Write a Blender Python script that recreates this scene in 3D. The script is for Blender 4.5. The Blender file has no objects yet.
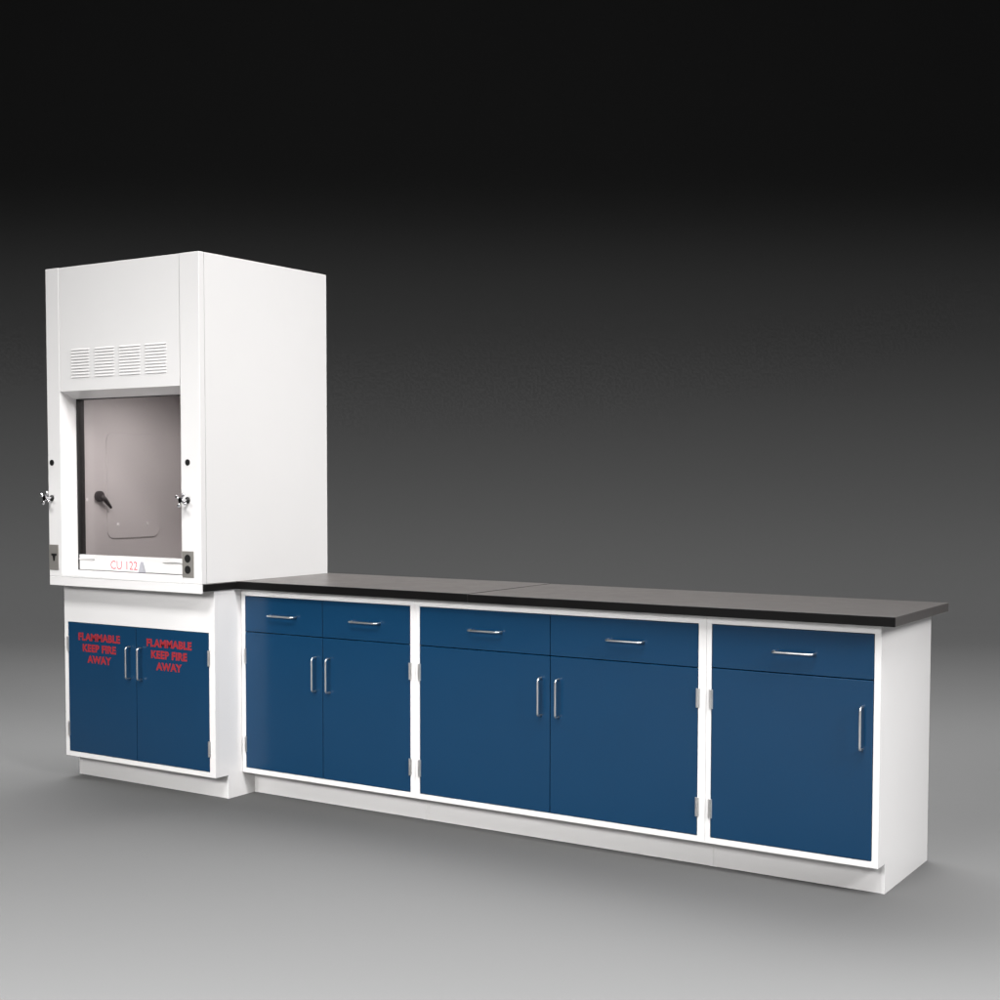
import bpy, bmesh, math
from mathutils import Vector, Matrix
S = 0.0254                     # the scene is measured in inches, built in metres
sc = bpy.context.scene
col = sc.collection
PI = math.pi

# ------------------------------------------------------------------ materials
def mat(name, base, rough=.4, metal=0., spec=.5, noise=None, bump=None, coat=0., var=.0, nscale=30):
    m = bpy.data.materials.new(name); m.use_nodes = True
    nt = m.node_tree; b = nt.nodes['Principled BSDF']
    b.inputs['Base Color'].default_value = (*base, 1)
    b.inputs['Roughness'].default_value = rough
    b.inputs['Metallic'].default_value = metal
    b.inputs['Specular IOR Level'].default_value = spec
    b.inputs['Coat Weight'].default_value = coat
    b.inputs['Coat Roughness'].default_value = .12
    tc = nt.nodes.new('ShaderNodeTexCoord')
    if var:
        n = nt.nodes.new('ShaderNodeTexNoise'); n.inputs['Scale'].default_value = nscale
        n.inputs['Detail'].default_value = 4
        nt.links.new(tc.outputs['Object'], n.inputs['Vector'])
        mx = nt.nodes.new('ShaderNodeMix'); mx.data_type = 'RGBA'
        mx.inputs[6].default_value = (*[c * (1 - var) for c in base], 1)
        mx.inputs[7].default_value = (*[min(1, c * (1 + var)) for c in base], 1)
        nt.links.new(n.outputs['Fac'], mx.inputs[0]); nt.links.new(mx.outputs[2], b.inputs['Base Color'])
        mr = nt.nodes.new('ShaderNodeMapRange')
        mr.inputs['To Min'].default_value = rough * .82; mr.inputs['To Max'].default_value = min(1, rough * 1.2)
        nt.links.new(n.outputs['Fac'], mr.inputs['Value']); nt.links.new(mr.outputs[0], b.inputs['Roughness'])
    if bump:
        sc_, st = bump
        n2 = nt.nodes.new('ShaderNodeTexNoise'); n2.inputs['Scale'].default_value = sc_
        n2.inputs['Detail'].default_value = 3
        nt.links.new(tc.outputs['Object'], n2.inputs['Vector'])
        bp = nt.nodes.new('ShaderNodeBump'); bp.inputs['Strength'].default_value = st
        bp.inputs['Distance'].default_value = .0006
        nt.links.new(n2.outputs['Fac'], bp.inputs['Height']); nt.links.new(bp.outputs['Normal'], b.inputs['Normal'])
    return m

M_white = mat('white_enamel', (.78, .772, .768), .18, spec=.5, bump=(2.2, .25), var=.012, nscale=5)
M_blue = mat('blue_enamel', (.0040, .037, .092), .20, spec=.35, bump=(1.8, .5), var=.05, nscale=4)
M_epoxy = mat('black_epoxy_resin', (.003, .0029, .003), .33, spec=.15, bump=(220, .12), var=.12, nscale=18)
_b = M_epoxy.node_tree.nodes['Principled BSDF']
_b.inputs['Sheen Weight'].default_value = .30; _b.inputs['Sheen Roughness'].default_value = .35; _b.inputs['Sheen Tint'].default_value = (1, .93, .9, 1)
M_black = mat('black_plastic', (.012, .012, .012), .35)
M_dark = mat('dark_grey_plastic', (.035, .03, .032), .5)
M_liner = mat('grey_liner_board', (.53, .512, .508), .38, var=.03, nscale=3)
M_chrome = mat('chrome', (.75, .75, .77), .16, metal=1)
M_steel = mat('brushed_steel', (.82, .81, .80), .30, metal=1, var=.05, nscale=80)
M_plate = mat('satin_steel_plate', (.36, .345, .32), .45, metal=.6, var=.04, nscale=60)
M_red = mat('red_lettering', (.30, .014, .022), .5)
M_redink = mat('red_ink', (.75, .10, .12), .7)
M_paper = mat('white_paper', (.86, .85, .86), .8)
M_tag = mat('grey_plastic_tag', (.42, .42, .46), .5)
M_sweep = mat('grey_studio_paper', (.10, .10, .10), .95, spec=.1, var=.015, nscale=1.5)
M_glass = bpy.data.materials.new('sash_glass'); M_glass.use_nodes = True
nt = M_glass.node_tree; nt.nodes.clear()
o = nt.nodes.new('ShaderNodeOutputMaterial'); mx = nt.nodes.new('ShaderNodeMixShader')
tr = nt.nodes.new('ShaderNodeBsdfTransparent'); tr.inputs[0].default_value = (.90, .88, .88, 1)
gl = nt.nodes.new('ShaderNodeBsdfGlossy'); gl.inputs['Roughness'].default_value = .03
lw = nt.nodes.new('ShaderNodeLayerWeight'); lw.inputs[0].default_value = .5
pw = nt.nodes.new('ShaderNodeMath'); pw.operation = 'POWER'; pw.inputs[1].default_value = 5
ma = nt.nodes.new('ShaderNodeMath'); ma.operation = 'MULTIPLY_ADD'; ma.inputs[1].default_value = .95; ma.inputs[2].default_value = .01
nt.links.new(lw.outputs['Facing'], pw.inputs[0]); nt.links.new(pw.outputs[0], ma.inputs[0])
nt.links.new(ma.outputs[0], mx.inputs[0]); nt.links.new(tr.outputs[0], mx.inputs[1])
nt.links.new(gl.outputs[0], mx.inputs[2]); nt.links.new(mx.outputs[0], o.inputs[0])

# ------------------------------------------------------------------ helpers
def tag(o, label=None, cat=None, group=None, kind=None):
    if label: o['label'] = label
    if cat: o['category'] = cat
    if group: o['group'] = group
    if kind: o['kind'] = kind
    return o
def thing(name, loc, label, cat, group=None):
    o = bpy.data.objects.new(name, None); col.objects.link(o)
    o.location = Vector(loc) * S; o.empty_display_size = .1
    return tag(o, label, cat, group)
def origin(o):
    v = Vector((0, 0, 0))
    while o is not None: v += o.location; o = o.parent
    return v
def obj(name, bm, m, parent=None, bevel=0, seg=2, smooth=False):
    """bm is in world inches; the mesh is stored about the parent's origin"""
    bmesh.ops.recalc_face_normals(bm, faces=bm.faces)
    bmesh.ops.scale(bm, vec=(S, S, S), verts=bm.verts)
    if parent is not None:
        bmesh.ops.translate(bm, vec=-origin(parent), verts=bm.verts)
    me = bpy.data.meshes.new(name); bm.to_mesh(me); bm.free()
    o = bpy.data.objects.new(name, me); col.objects.link(o); me.materials.append(m)
    if parent is not None: o.parent = parent
    if smooth:
        for p in me.polygons: p.use_smooth = True
    if bevel:
        b = o.modifiers.new('bevel', 'BEVEL'); b.width = bevel * S; b.segments = seg
        b.limit_method = 'ANGLE'; b.angle_limit = .6; b.harden_normals = True
        for p in me.polygons: p.use_smooth = True
    return o
def box(bm, x0, x1, y0, y1, z0, z1):
    vs = [bm.verts.new((x, y, z)) for x in (x0, x1) for y in (y0, y1) for z in (z0, z1)]
    for f in ((0, 1, 3, 2), (4, 6, 7, 5), (0, 4, 5, 1), (2, 3, 7, 6), (0, 2, 6, 4), (1, 5, 7, 3)):
        bm.faces.new([vs[i] for i in f])
def boxes(*L):
    bm = bmesh.new()
    for b in L: box(bm, *b)
    return bm
def ring(x0, x1, z0, z1, u0, u1, w0, w1, y0, y1):
    """flat frame with a rectangular opening, one closed solid"""
    bm = bmesh.new(); V = []
    for y in (y0, y1):
        V.append([bm.verts.new((x, y, z)) for x, z in ((x0, z0), (x1, z0), (x1, z1), (x0, z1))])
        V.append([bm.verts.new((x, y, z)) for x, z in ((u0, w0), (u1, w0), (u1, w1), (u0, w1))])
    for i in range(4):
        j = (i + 1) % 4
        bm.faces.new((V[0][i], V[0][j], V[1][j], V[1][i])); bm.faces.new((V[2][i], V[3][i], V[3][j], V[2][j]))
        bm.faces.new((V[0][i], V[2][i], V[2][j], V[0][j])); bm.faces.new((V[1][i], V[1][j], V[3][j], V[3][i]))
    return bm
def prism(pts, axis, a, b, bm=None):
    """extrude a 2-D outline along an axis: axis 0 -> pts are (y,z); 1 -> (x,z); 2 -> (x,y)"""
    bm = bm or bmesh.new()
    def P(p, t): return ((t, p[0], p[1]), (p[0], t, p[1]), (p[0], p[1], t))[axis]
    A = [bm.verts.new(P(p, a)) for p in pts]; B = [bm.verts.new(P(p, b)) for p in pts]
    bm.faces.new(A); bm.faces.new(B[::-1])
    n = len(pts)
    for i in range(n): bm.faces.new((A[i], B[i], B[(i + 1) % n], A[(i + 1) % n]))
    return bm
def rrect(x0, x1, z0, z1, r, n=6):
    L = []
    for cx, cz, a0 in ((x1 - r, z1 - r, 0), (x0 + r, z1 - r, 90), (x0 + r, z0 + r, 180), (x1 - r, z0 + r, 270)):
        for k in range(n + 1):
            a = math.radians(a0 + 90 * k / n); L.append((cx + r * math.cos(a), cz + r * math.sin(a)))
    return L
def tube(bm, pts, r, n=10):
    pts = [Vector(p) for p in pts]; rings = []
    up = None
    for i, p in enumerate(pts):
        d = (pts[min(i + 1, len(pts) - 1)] - pts[max(i - 1, 0)]).normalized()
        if up is None:
            up = d.orthogonal().normalized()
        up = (up - d * up.dot(d)).normalized(); s = d.cross(up)
        rr = r[i] if isinstance(r, (list, tuple)) else r
        rings.append([bm.verts.new(p + (up * math.cos(2 * PI * k / n) + s * math.sin(2 * PI * k / n)) * rr) for k in range(n)])
    for a, b in zip(rings, rings[1:]):
        for k in range(n): bm.faces.new((a[k], a[(k + 1) % n], b[(k + 1) % n], b[k]))
    bm.faces.new(rings[0]); bm.faces.new(rings[-1][::-1])
    return bm
def disc(c, r, axis, t, n=28, dome=.15):
    """short round button: centre c, pointing along axis, thickness t"""
    a = Vector(axis).normalized(); c = Vector(c)
    bm = bmesh.new()
    tube(bm, [c, c + a * t * (1 - dome), c + a * t * (1 - dome * .3), c + a * t], [r, r, r * .93, r * .8], n)
    return bm
def text(name, body, size, m, parent, loc, rot, align='CENTER', bold=.0, sx=1.0, ext=.012, space=1.0, cs=1.0):
    c = bpy.data.curves.new(name, 'FONT'); c.body = body; c.size = size; c.align_x = align
    c.extrude = ext; c.offset = bold; c.space_line = space; c.space_character = cs; c.resolution_u = 3
    t = bpy.data.objects.new(name, c); col.objects.link(t)
    bpy.context.view_layer.update()
    me = bpy.data.meshes.new_from_object(t.evaluated_get(bpy.context.evaluated_depsgraph_get()))
    bpy.data.objects.remove(t)
    T = Matrix.Translation(Vector(loc)) @ rot.to_4x4() @ Matrix.Diagonal((sx, 1, 1, 1))
    me.transform(T); me.transform(Matrix.Scale(S, 4))
    me.transform(Matrix.Translation(-origin(parent)))
    me.materials.clear(); me.materials.append(m); me.name = name
    o = bpy.data.objects.new(name, me); col.objects.link(o); o.parent = parent
    return o
RXZ = Matrix.Rotation(PI / 2, 3, 'X')          # text standing upright and facing -Y

# ------------------------------------------------------------------ hardware
def pull(parent, x, z, vertical, y, half=2.72, out=1.05, r=.155):
    """bent wire pull: two legs, two rounded corners, one bar"""
    c = .42; P = [(-half, 0), (-half, -(out - c))]
    for k in range(1, 6):
        a = PI / 2 * k / 6; P.append((-half + c * (1 - math.cos(a)), -(out - c) - c * math.sin(a)))
    P.append((-half + c, -out))
    P += [(-s, t) for s, t in P[::-1]]
    pts = [((x, y + t, z + s) if vertical else (x + s, y + t, z)) for s, t in P]
    return obj('handle', tube(bmesh.new(), pts, r, 12), M_steel, parent, smooth=True)
def hinge(parent, x, z, side, y, h=2.6):
    """five-knuckle butt hinge: leaf wrapped on the frame beside the door edge, barrel standing proud
       side = +1: the door's right edge"""
    bm = bmesh.new()
    x0, x1 = sorted((x + side * .05, x + side * .34))
    box(bm, x0, x1, y - .10, y + .04, z - h / 2, z + h / 2)
    kn = 5; hh = h / kn
    for k in range(kn):
        z0 = z - h / 2 + k * hh + .025; z1 = z - h / 2 + (k + 1) * hh - .025
        tube(bm, [(x, y - .17, z0), (x, y - .17, z1)], .155, 12)
    x0, x1 = sorted((x - side * .05, x - side * .22))
    box(bm, x0, x1, y - .12, y + .02, z - h / 2, z + h / 2)
    return obj('hinge', bm, M_steel, parent)

def cabinet(name, X0, X1, Y0, label, group, bays, z_door_top, z_frame_top, drawer_z=None, depth=22.4, inset=(.85, .95),
            hinges=(), pulls=(), dpulls=(), toe=3.0, texts=False, ztoe=3.92):
    """steel base cabinet. bays = x limits of the doors side by side"""
    t = thing(name, ((X0 + X1) / 2, Y0 + depth / 2, 0), label, 'cabinet', group)
    g = .012
    X0 += g; X1 -= g
    Yb = Y0 + depth
    # body: two notched side panels, back, bottom shelf, top rails
    side = [(Y0 + .75, ztoe), (Y0 + toe, ztoe), (Y0 + toe, 0), (Yb, 0), (Yb, z_frame_top), (Y0 + .75, z_frame_top)]
    bm = bmesh.new()
    prism(side, 0, X0, X0 + .5, bm); prism(side, 0, X1 - .5, X1, bm)
    box(bm, X0 + .5, X1 - .5, Yb - .4, Yb - .02, .5, z_frame_top - .02)
    box(bm, X0 + .5, X1 - .5, Y0 + .75, Yb - .4, ztoe + .02, ztoe + .5)
    box(bm, X0 + .5, X1 - .5, Y0 + .75, Y0 + 3, z_frame_top - .6, z_frame_top - .02)
    obj('cabinet_body', bm, M_white, t)
    # front frame with opening
    zo = 4.74
    fx0, fx1 = bays[0] - .07, bays[-1] + .07
    obj('front_frame', ring(X0, X1, ztoe, z_frame_top, fx0, fx1, zo, z_door_top + .07, Y0, Y0 + .75), M_white, t, bevel=.05)
    obj('toe_kick', boxes((X0 + .5, X1 - .5, Y0 + toe + .03, Y0 + toe + .3, 0.02, ztoe - .02)), M_white, t)
    yf = Y0 - .045
    n = len(bays) - 1
    ztop = z_door_top if drawer_z is None else drawer_z - .06
    doors = []
    for k in range(n):
        a = bays[k] + (.05 if k else 0); b = bays[k + 1] - (.05 if k < n - 1 else 0)
        d = obj('door', boxes((a, b, yf, Y0 + .7, zo + .07, ztop)), M_blue, t, bevel=.09, seg=3)
        doors.append(d)
        if drawer_z is not None:
            dr = obj('drawer', boxes((a, b, yf, Y0 + .7, drawer_z + .06, z_door_top)), M_blue, t, bevel=.06, seg=3)
            pull(dr, dpulls[k], 30.55, False, yf)
    for (k, x) in pulls: pull(doors[k], x, 21.6, True, yf)
    for (k, side_, zs) in hinges:
        x = bays[k] if side_ < 0 else bays[k + 1]
        for z in zs: hinge(doors[k], x + side_ * .03, z, side_, Y0)
    return t, doors

GB = 'blue steel base cabinets under the side countertop'
X1, X2, X3, X4 = 36.05, 71.5, 119.38, 142.8
HZ = (23.5, 8.7)
cabinet('base_cabinet', X1, X2, 0, 'white base cabinet with two narrow blue doors and two drawers, next to the fume hood', GB,
        (36.95, 53.4, 70.55), 33.5, 34.72, 27.6, hinges=((0, -1, HZ), (1, 1, HZ)), pulls=((0, 52.0), (1, 54.85)), dpulls=(45.2, 62.1))
cabinet('base_cabinet', X2, X3, 0, 'widest base cabinet, two broad blue doors under two drawers, in the middle of the row', GB,
        (72.45, 95.3, 118.15), 33.5, 34.72, 27.6, hinges=((0, -1, HZ), (1, 1, HZ)), pulls=((0, 93.85), (1, 96.75)), dpulls=(84.4, 107.4))
cabinet('base_cabinet', X3, X4, 0, 'single door base cabinet with one drawer at the free end of the row', GB,
        (120.2, 141.9), 33.55, 34.72, 27.75, hinges=((0, -1, HZ),), pulls=((0, 140.6),), dpulls=(131.6,))
hb, hd = cabinet('hood_base_cabinet', -.05, 36.0, -6.38, 'white cabinet with blue doors lettered FLAMMABLE KEEP FIRE AWAY, carrying the fume hood', None,
        (.95, 17.85, 34.65), 27.7, 34.72, None, depth=28.8, hinges=((0, -1, (23.9, 8.8)), (1, 1, (23.6, 8.6))),
        pulls=((0, 16.4), (1, 19.2)))
for d, cx, lab in ((hd[0], 8.75, 'blue door with red lettering, left one of the pair'), (hd[1], 25.6, 'blue door with red lettering, right one of the pair')):
    zs = (24.78, 22.85, 20.9)
    d['label'] = lab
    y = -6.38 - .045 - .006
    tmp = [text('lettering', s, 1.75, M_red, d, (cx, y, z - .05), RXZ, bold=.085, sx=w * 1.06, cs=1.06, ext=.008)
           for s, z, w in (('FLAMMABLE', zs[0], 1.0), ('KEEP FIRE', zs[1], 1.0), ('AWAY', zs[2], 1.0))]
    # join the three lines into one mesh
    bm = bmesh.new()
    for q in tmp: bm.from_mesh(q.data)
    me = bpy.data.meshes.new('lettering'); bm.to_mesh(me); bm.free(); me.materials.append(M_red)
    for q in tmp: bpy.data.objects.remove(q)
    q = bpy.data.objects.new('lettering', me); col.objects.link(q); q.parent = d

# ------------------------------------------------------------------ worktops
GC = 'black epoxy countertop slabs'
def slab(x0, x1, y0, y1, z0, z1, label):
    bm = boxes((x0, x1, y0, y1, z0, z1))
    c = thing('countertop', ((x0 + x1) / 2, (y0 + y1) / 2, z0), label, 'countertop', GC)
    bpy.data.objects.remove(c)
    o = obj('countertop', bm, M_epoxy, None, bevel=.09, seg=3)
    o.data.transform(Matrix.Translation(Vector((-(x0 + x1) / 2, -(y0 + y1) / 2, -z0)) * S))
    o.location = Vector(((x0 + x1) / 2, (y0 + y1) / 2, z0)) * S
    return tag(o, label, 'countertop', GC)
slab(36.42, 82.15, -1.72, 22.95, 34.76, 36.05, 'black countertop piece between the fume hood and the joint in the top')
slab(82.22, 145.0, -1.76, 22.85, 34.76, 36.0, 'long black countertop piece overhanging the free end of the cabinets')
wt = slab(-.25, 36.38, -8.95, 23.0, 34.76, 35.94, 'black worktop slab under the fume hood, only its side edge showing')

# ------------------------------------------------------------------ fume hood
HX0, HX1, HF, HB, HT = -.3, 36.0, -9.32, 22.95, 89.17
hood = thing('fume_hood', (18, 7, 35.95), 'tall white fume hood with vent slots and closed glass sash, standing on its cabinet', 'fume hood')
ZB = 35.97
# outer panels
obj('side_panel', boxes((HX1 - .3, HX1 - .02, -8.0, HB, ZB, HT)), M_white, hood, bevel=.04)
obj('side_panel', boxes((HX0 + .02, HX0 + .3, -8.0, HB, ZB, HT)), M_white, hood, bevel=.04)
obj('back_panel', boxes((HX0 + .3, HX1 - .3, HB - .3, HB - .02, ZB, HT - .02)), M_white, hood)
obj('top_panel', boxes((HX0 + .3, HX1 - .3, -9.2, HB - .3, HT - .3, HT - .02)), M_white, hood)
# front posts, the reveal slanting in to the sash, notched over the worktop's end
def post(sign, xo, xi, xr):
    pts = [(xo, HF), (xi, HF), (xr, -6.6), (xr, -4.45), (xo - sign * .9, -4.45), (xo - sign * .9, -8.1), (xo, -8.1)]
    return prism(pts, 2, ZB, HT)
L = obj('front_post', post(-1, HX0, 2.95, 3.3), M_white, hood, bevel=.07)
R = obj('front_post', post(1, HX1, 31.72, 31.4), M_white, hood, bevel=.07)
# the post feet + apron in front of the worktop
obj('apron', prism([(HF + .0, 34.42), (HF, 35.95), (-8.97, 35.95), (-8.97, 34.42)], 0, HX0, HX1), M_white, hood, bevel=.06)
obj('airfoil_sill', prism([(HF - .02, 35.98), (HF - .02, 36.35), (HF + .12, 36.62), (HF + .5, 36.74), (-6.0, 37.02), (-6.0, 36.2), (HF + .6, 35.98)], 0, 3.0, 31.68), M_white, hood, bevel=.03)
# canopy face with louvres
bm = bmesh.new()
cy_ = HF + .05
pts = [(cy_, 68.0), (cy_, HT - .03), (cy_ + .2, HT - .03), (cy_ + .2, 68.15), (-6.2, 67.0), (-6.2, 66.82)]
prism(pts, 0, 3.02, 31.60, bm)
canopy = obj('canopy_panel', bm, M_white, hood, bevel=.04)
bm = bmesh.new()
for a, b in ((6.05, 10.45), (11.85, 16.5), (17.75, 22.65), (23.85, 28.65)):
    for k in range(10):
        z = 70.25 + k * .515
        prism([(cy_ - .001, z + .30), (cy_ - .14, z + .05), (cy_ - .14, z + .01), (cy_ - .12, z + .01), (cy_ - .02, z + .2), (cy_ - .001, z + .2)], 0, a, b, bm)
        box(bm, a + .05, b - .05, cy_ - .012, cy_ - .002, z - .02, z + .12)
obj('vent_louvres', bm, M_white, canopy)
# interior
obj('side_liner', boxes((2.8, 3.32, -4.4, 19.6, 36.0, 69.5)), M_liner, hood)
obj('side_liner', boxes((31.4, 31.9, -4.4, 19.6, 36.0, 69.5)), M_liner, hood)
obj('rear_baffle', boxes((3.35, 31.37, 19.2, 19.6, 36.0, 69.4)), M_liner, hood)
obj('ceiling_liner', boxes((3.35, 31.37, -4.4, 19.15, 69.0, 69.4)), M_liner, hood)
ap = obj('access_panel', prism(rrect(.75, 13.4, 42.2, 61.2, 1.5), 0, 3.3, 3.47), M_liner, hood, bevel=.07)
for y, z in ((3.3, 44.7), (10.4, 44.7)):
    obj('screw', tube(bmesh.new(), [(3.46, y, z), (3.54, y, z), (3.58, y, z)], [.33, .3, .18], 14), M_white, ap)
obj('screw', tube(bmesh.new(), [(3.3, -3.9, 49.3), (3.42, -3.9, 49.3)], .3, 14), M_white, hood)
bm = disc((3.3, -1.2, 49.85), .95, (1, 0, 0), .75)
kn = obj('turret', bm, M_dark, hood, smooth=False)
bm = tube(bmesh.new(), [(3.9, -1.0, 49.9), (4.15, -.3, 49.2), (4.15, .35, 48.5), (4.15, 1.05, 47.75)], [.45, .42, .34, .22], 12)
obj('lever', bm, M_dark, kn, smooth=True)
# sash
sash = obj('sash', ring(3.33, 31.38, 37.03, 66.95, 3.62, 31.1, 37.06, 66.7, -6.03, -4.5), M_black, hood)
obj('glass_pane', boxes((3.63, 31.09, -5.6, -5.4, 39.6, 66.69)), M_glass, sash)
obj('bottom_rail', boxes((3.64, 31.08, -6.0, -5.0, 37.08, 39.72)), M_white, sash, bevel=.08)
for a, b in ((3.75, 7.6), (24.3, 28.6)):
    obj('finger_grip', prism([(-6.0, 39.05), (-6.32, 39.05), (-6.32, 38.93), (-6.1, 38.85), (-6.0, 38.85)], 0, a, b), M_steel, sash)
# fittings on the posts
def valve(x, z):
    v = obj('valve', tube(bmesh.new(), [(x, HF + .01, z), (x, HF - .12, z), (x, HF - .3, z)], [.55, .55, .40], 20), M_black, hood)
    s = tube(bmesh.new(), [(x, HF - .25, z), (x, HF - .5, z), (x, HF - .55, z), (x, HF - 1.3, z), (x, HF - 1.35, z), (x, HF - 1.75, z)],
             [.22, .22, .15, .15, .42, .42], 16)
    obj('stem', s, M_chrome, v, smooth=False)
    bm = bmesh.new()
    for k in range(4):
        a = PI / 4 + k * PI / 2 + .25
        d = Vector((math.cos(a), 0, math.sin(a))); c = Vector((x, HF - 1.55, z))
        tube(bm, [c + d * .3, c + d * .75, c + d * 1.05, c + d * 1.25, c + d * 1.33], [.17, .2, .29, .24, .1], 12)
    obj('cross_handle', bm, M_chrome, v, smooth=True)
valve(.62, 49.62); valve(33.15, 49.5)
for x, z in ((.72, 55.76), (33.22, 55.6)):
    obj('hole_plug', disc((x, HF, z), .52, (0, -1, 0), .1), M_black, hood)
pl = obj('outlet_plate', boxes((-.27, 2.15, HF - .1, HF + .02, 37.05, 41.5)), M_plate, hood, bevel=.06)
bm = prism([(.35, 39.95), (1.7, 39.95), (1.7, 39.6), (1.33, 39.5), (1.2, 38.65), (.85, 38.65), (.72, 39.5), (.35, 39.6)], 1, HF - .16, HF - .09)
obj('switch', bm, M_black, pl)
pr = obj('outlet_plate', boxes((31.85, 34.4, HF - .1, HF + .02, 36.95, 41.25)), M_plate, hood, bevel=.06)
for z in (40.05, 38.25):
    s = obj('socket', disc((33.1, HF - .08, z), .66, (0, -1, 0), .09), M_black, pr)
pl['label'] = 'grey cover plate with one small black switch'; pr['label'] = 'grey cover plate with two round black sockets'

# paper note and tag on the sash rail
note = thing('paper_note', (15, -6.02, 37.2), 'small white paper note with CU 122 in red, taped to the hood sash rail', 'note')
obj('sheet', prism([(10.6, 37.14), (19.6, 37.1), (19.7, 39.3), (10.7, 39.45)], 1, -6.035, -6.015), M_paper, note)
text('handwriting', 'CU 122', 2.1, M_redink, note, (14.75, -6.045, 37.45), RXZ, sx=1.0, ext=.004, bold=.0)
tagm = tag(obj('wedge_tag', prism([(18.35, 37.1), (20.0, 37.1), (19.45, 38.9), (18.9, 38.9)], 1, -6.16, -6.02), M_tag),
           'tiny grey pointed tag next to the paper note on the sash rail', 'tag')

# ------------------------------------------------------------------ camera
f, cx, cy = 1419.559, 451.955, 551.627
w = Vector((-0.5562165, 0.82942346, -0.05176802)); r = Vector((0.830542172, 0.556955715, -1.76202166e-4)); u = Vector((-0.02868635, 0.04309353, 0.99865912))
cd = bpy.data.cameras.new('camera'); cam = bpy.data.objects.new('camera', cd); col.objects.link(cam)
T = Vector((196.4735, -176.1979, 53.0817)) * S
cam.matrix_world = Matrix(((r.x, u.x, -w.x, T.x), (r.y, u.y, -w.y, T.y), (r.z, u.z, -w.z, T.z), (0, 0, 0, 1)))
cd.sensor_width = 36; cd.lens = f / 1000 * 36
cd.shift_x = (500 - cx) / 1000; cd.shift_y = (cy - 500) / 1000
cd.clip_start = .05; cd.clip_end = 200
sc.camera = cam

# ------------------------------------------------------------------ seamless paper sweep (floor curving up to a backdrop)
dh = Vector((-.557, .8306, 0)).normalized(); rh = Vector((dh.y, -dh.x, 0)); C0 = Vector((196.47, -176.2, 0))
prof = [(-260, 0)]
for d in range(-200, 511, 40): prof.append((d, 0))
RAD, D0 = 120, 520
for k in range(1, 33):
    a = PI / 2 * k / 32; prof.append((D0 + RAD * math.sin(a), RAD * (1 - math.cos(a))))
for z in (160, 220, 300, 390): prof.append((D0 + RAD, z))
bm = bmesh.new(); rows = []
for d, z in prof:
    rows.append([bm.verts.new(C0 + dh * d + rh * s + Vector((0, 0, z))) for s in (-900, -450, 0, 450, 900)])
for a, b in zip(rows, rows[1:]):
    for k in range(4): bm.faces.new((a[k], a[k + 1], b[k + 1], b[k]))
fl = obj('floor', bm, M_sweep, None, smooth=True)
fl['kind'] = 'structure'; fl['label'] = 'plain grey seamless studio floor sweeping up into a dark backdrop'
if sum(1 for p in fl.data.polygons if p.normal.z < -.1): fl.data.flip_normals()

# ------------------------------------------------------------------ studio lamps
def area(name, loc, aim, sx, sy, power, spread=180, colr=(1, 1, 1), xdir=None):
    l = bpy.data.lights.new(name, 'AREA'); l.shape = 'RECTANGLE'; l.size = sx * S; l.size_y = sy * S
    l.energy = power; l.spread = math.radians(spread); l.color = colr
    o = bpy.data.objects.new(name, l); col.objects.link(o); o.location = Vector(loc) * S
    z = (Vector(loc) - Vector(aim)).normalized()
    x = Vector(xdir or (1, 0, 0)); x = (x - z * x.dot(z)).normalized(); y = z.cross(x)
    o.rotation_euler = Matrix(((x.x, y.x, z.x), (x.y, y.y, z.y), (x.z, y.z, z.z))).to_euler()
    return o
def at(depth, lat, z): return C0 + dh * depth + rh * lat + Vector((0, 0, z))
LIGHTS = {
 'key':  lambda e: area('key_softbox', (105, -175, 235), (32, -10, 58), 80, 50, e, 58, (1, .99, .982)),
 'side': lambda e: area('side_softbox', (300, -60, 200), (50, 5, 72), 50, 60, e, 46, (1, .98, .972), (0, 1, 0)),
 'end': lambda e: area('end_softbox', (290, -50, 120), (143, 10, 12), 40, 40, e, 42, (1, .985, .985), (0, 1, 0)),
 'top':  lambda e: area('rear_top_softbox', at(330, 0, 230), at(110, 0, 0), 420, 60, e, 90, xdir=rh),
 'front': lambda e: area('floor_softbox', at(60, 0, 190), at(62, 0, 0), 420, 110, e, 74, xdir=rh),
 'mid': lambda e: area('mid_floor_softbox', at(290, 0, 250), at(292, 0, 0), 800, 60, e, 70, xdir=rh),
 'wash': lambda e: area('backdrop_softbox', at(480, 0, 400), at(540, 0, 0), 1100, 40, e, 82, xdir=rh),
 'sweep': lambda e: area('sweep_softbox', at(440, 0, 330), at(440, 0, 0), 1100, 60, e, 62, xdir=rh),
 'low': lambda e: area('low_backdrop_softbox', at(430, 0, 340), at(610, 0, 0), 1100, 30, e, 50, xdir=rh),
 'inner': lambda e: area('hood_inner_fill', (19, 2, 68.7), (17, 3, 36), 22, 8, e, 170, (1, .97, .96)),  # added unseen fill under the hood ceiling, brightens the liner; no fixture there
 'fill': lambda e: area('front_softbox', (70, -200, 95), (68, -5, 8), 150, 36, e, 50, (1, .985, .975)),
}
POWER = {'key': 41, 'side': 33.3, 'end': 10.1, 'top': 312.5, 'front': 990.0, 'mid': 500.0, 'wash': 8, 'fill': 27.6, 'sweep': 420.0, 'low': 270.0, 'inner': 6.0}
for k, fn in LIGHTS.items():
    fn(POWER[k])
wd = bpy.data.worlds.new('World'); sc.world = wd; wd.use_nodes = True
wd.node_tree.nodes['Background'].inputs[0].default_value = (1, 1, 1, 1)
wd.node_tree.nodes['Background'].inputs[1].default_value = 0.0
sc.view_settings.view_transform = 'Standard'; sc.view_settings.look = 'None'
sc.view_settings.exposure = 0; sc.view_settings.gamma = 1; sc.view_settings.use_curve_mapping = False
sc.render.engine = 'CYCLES'
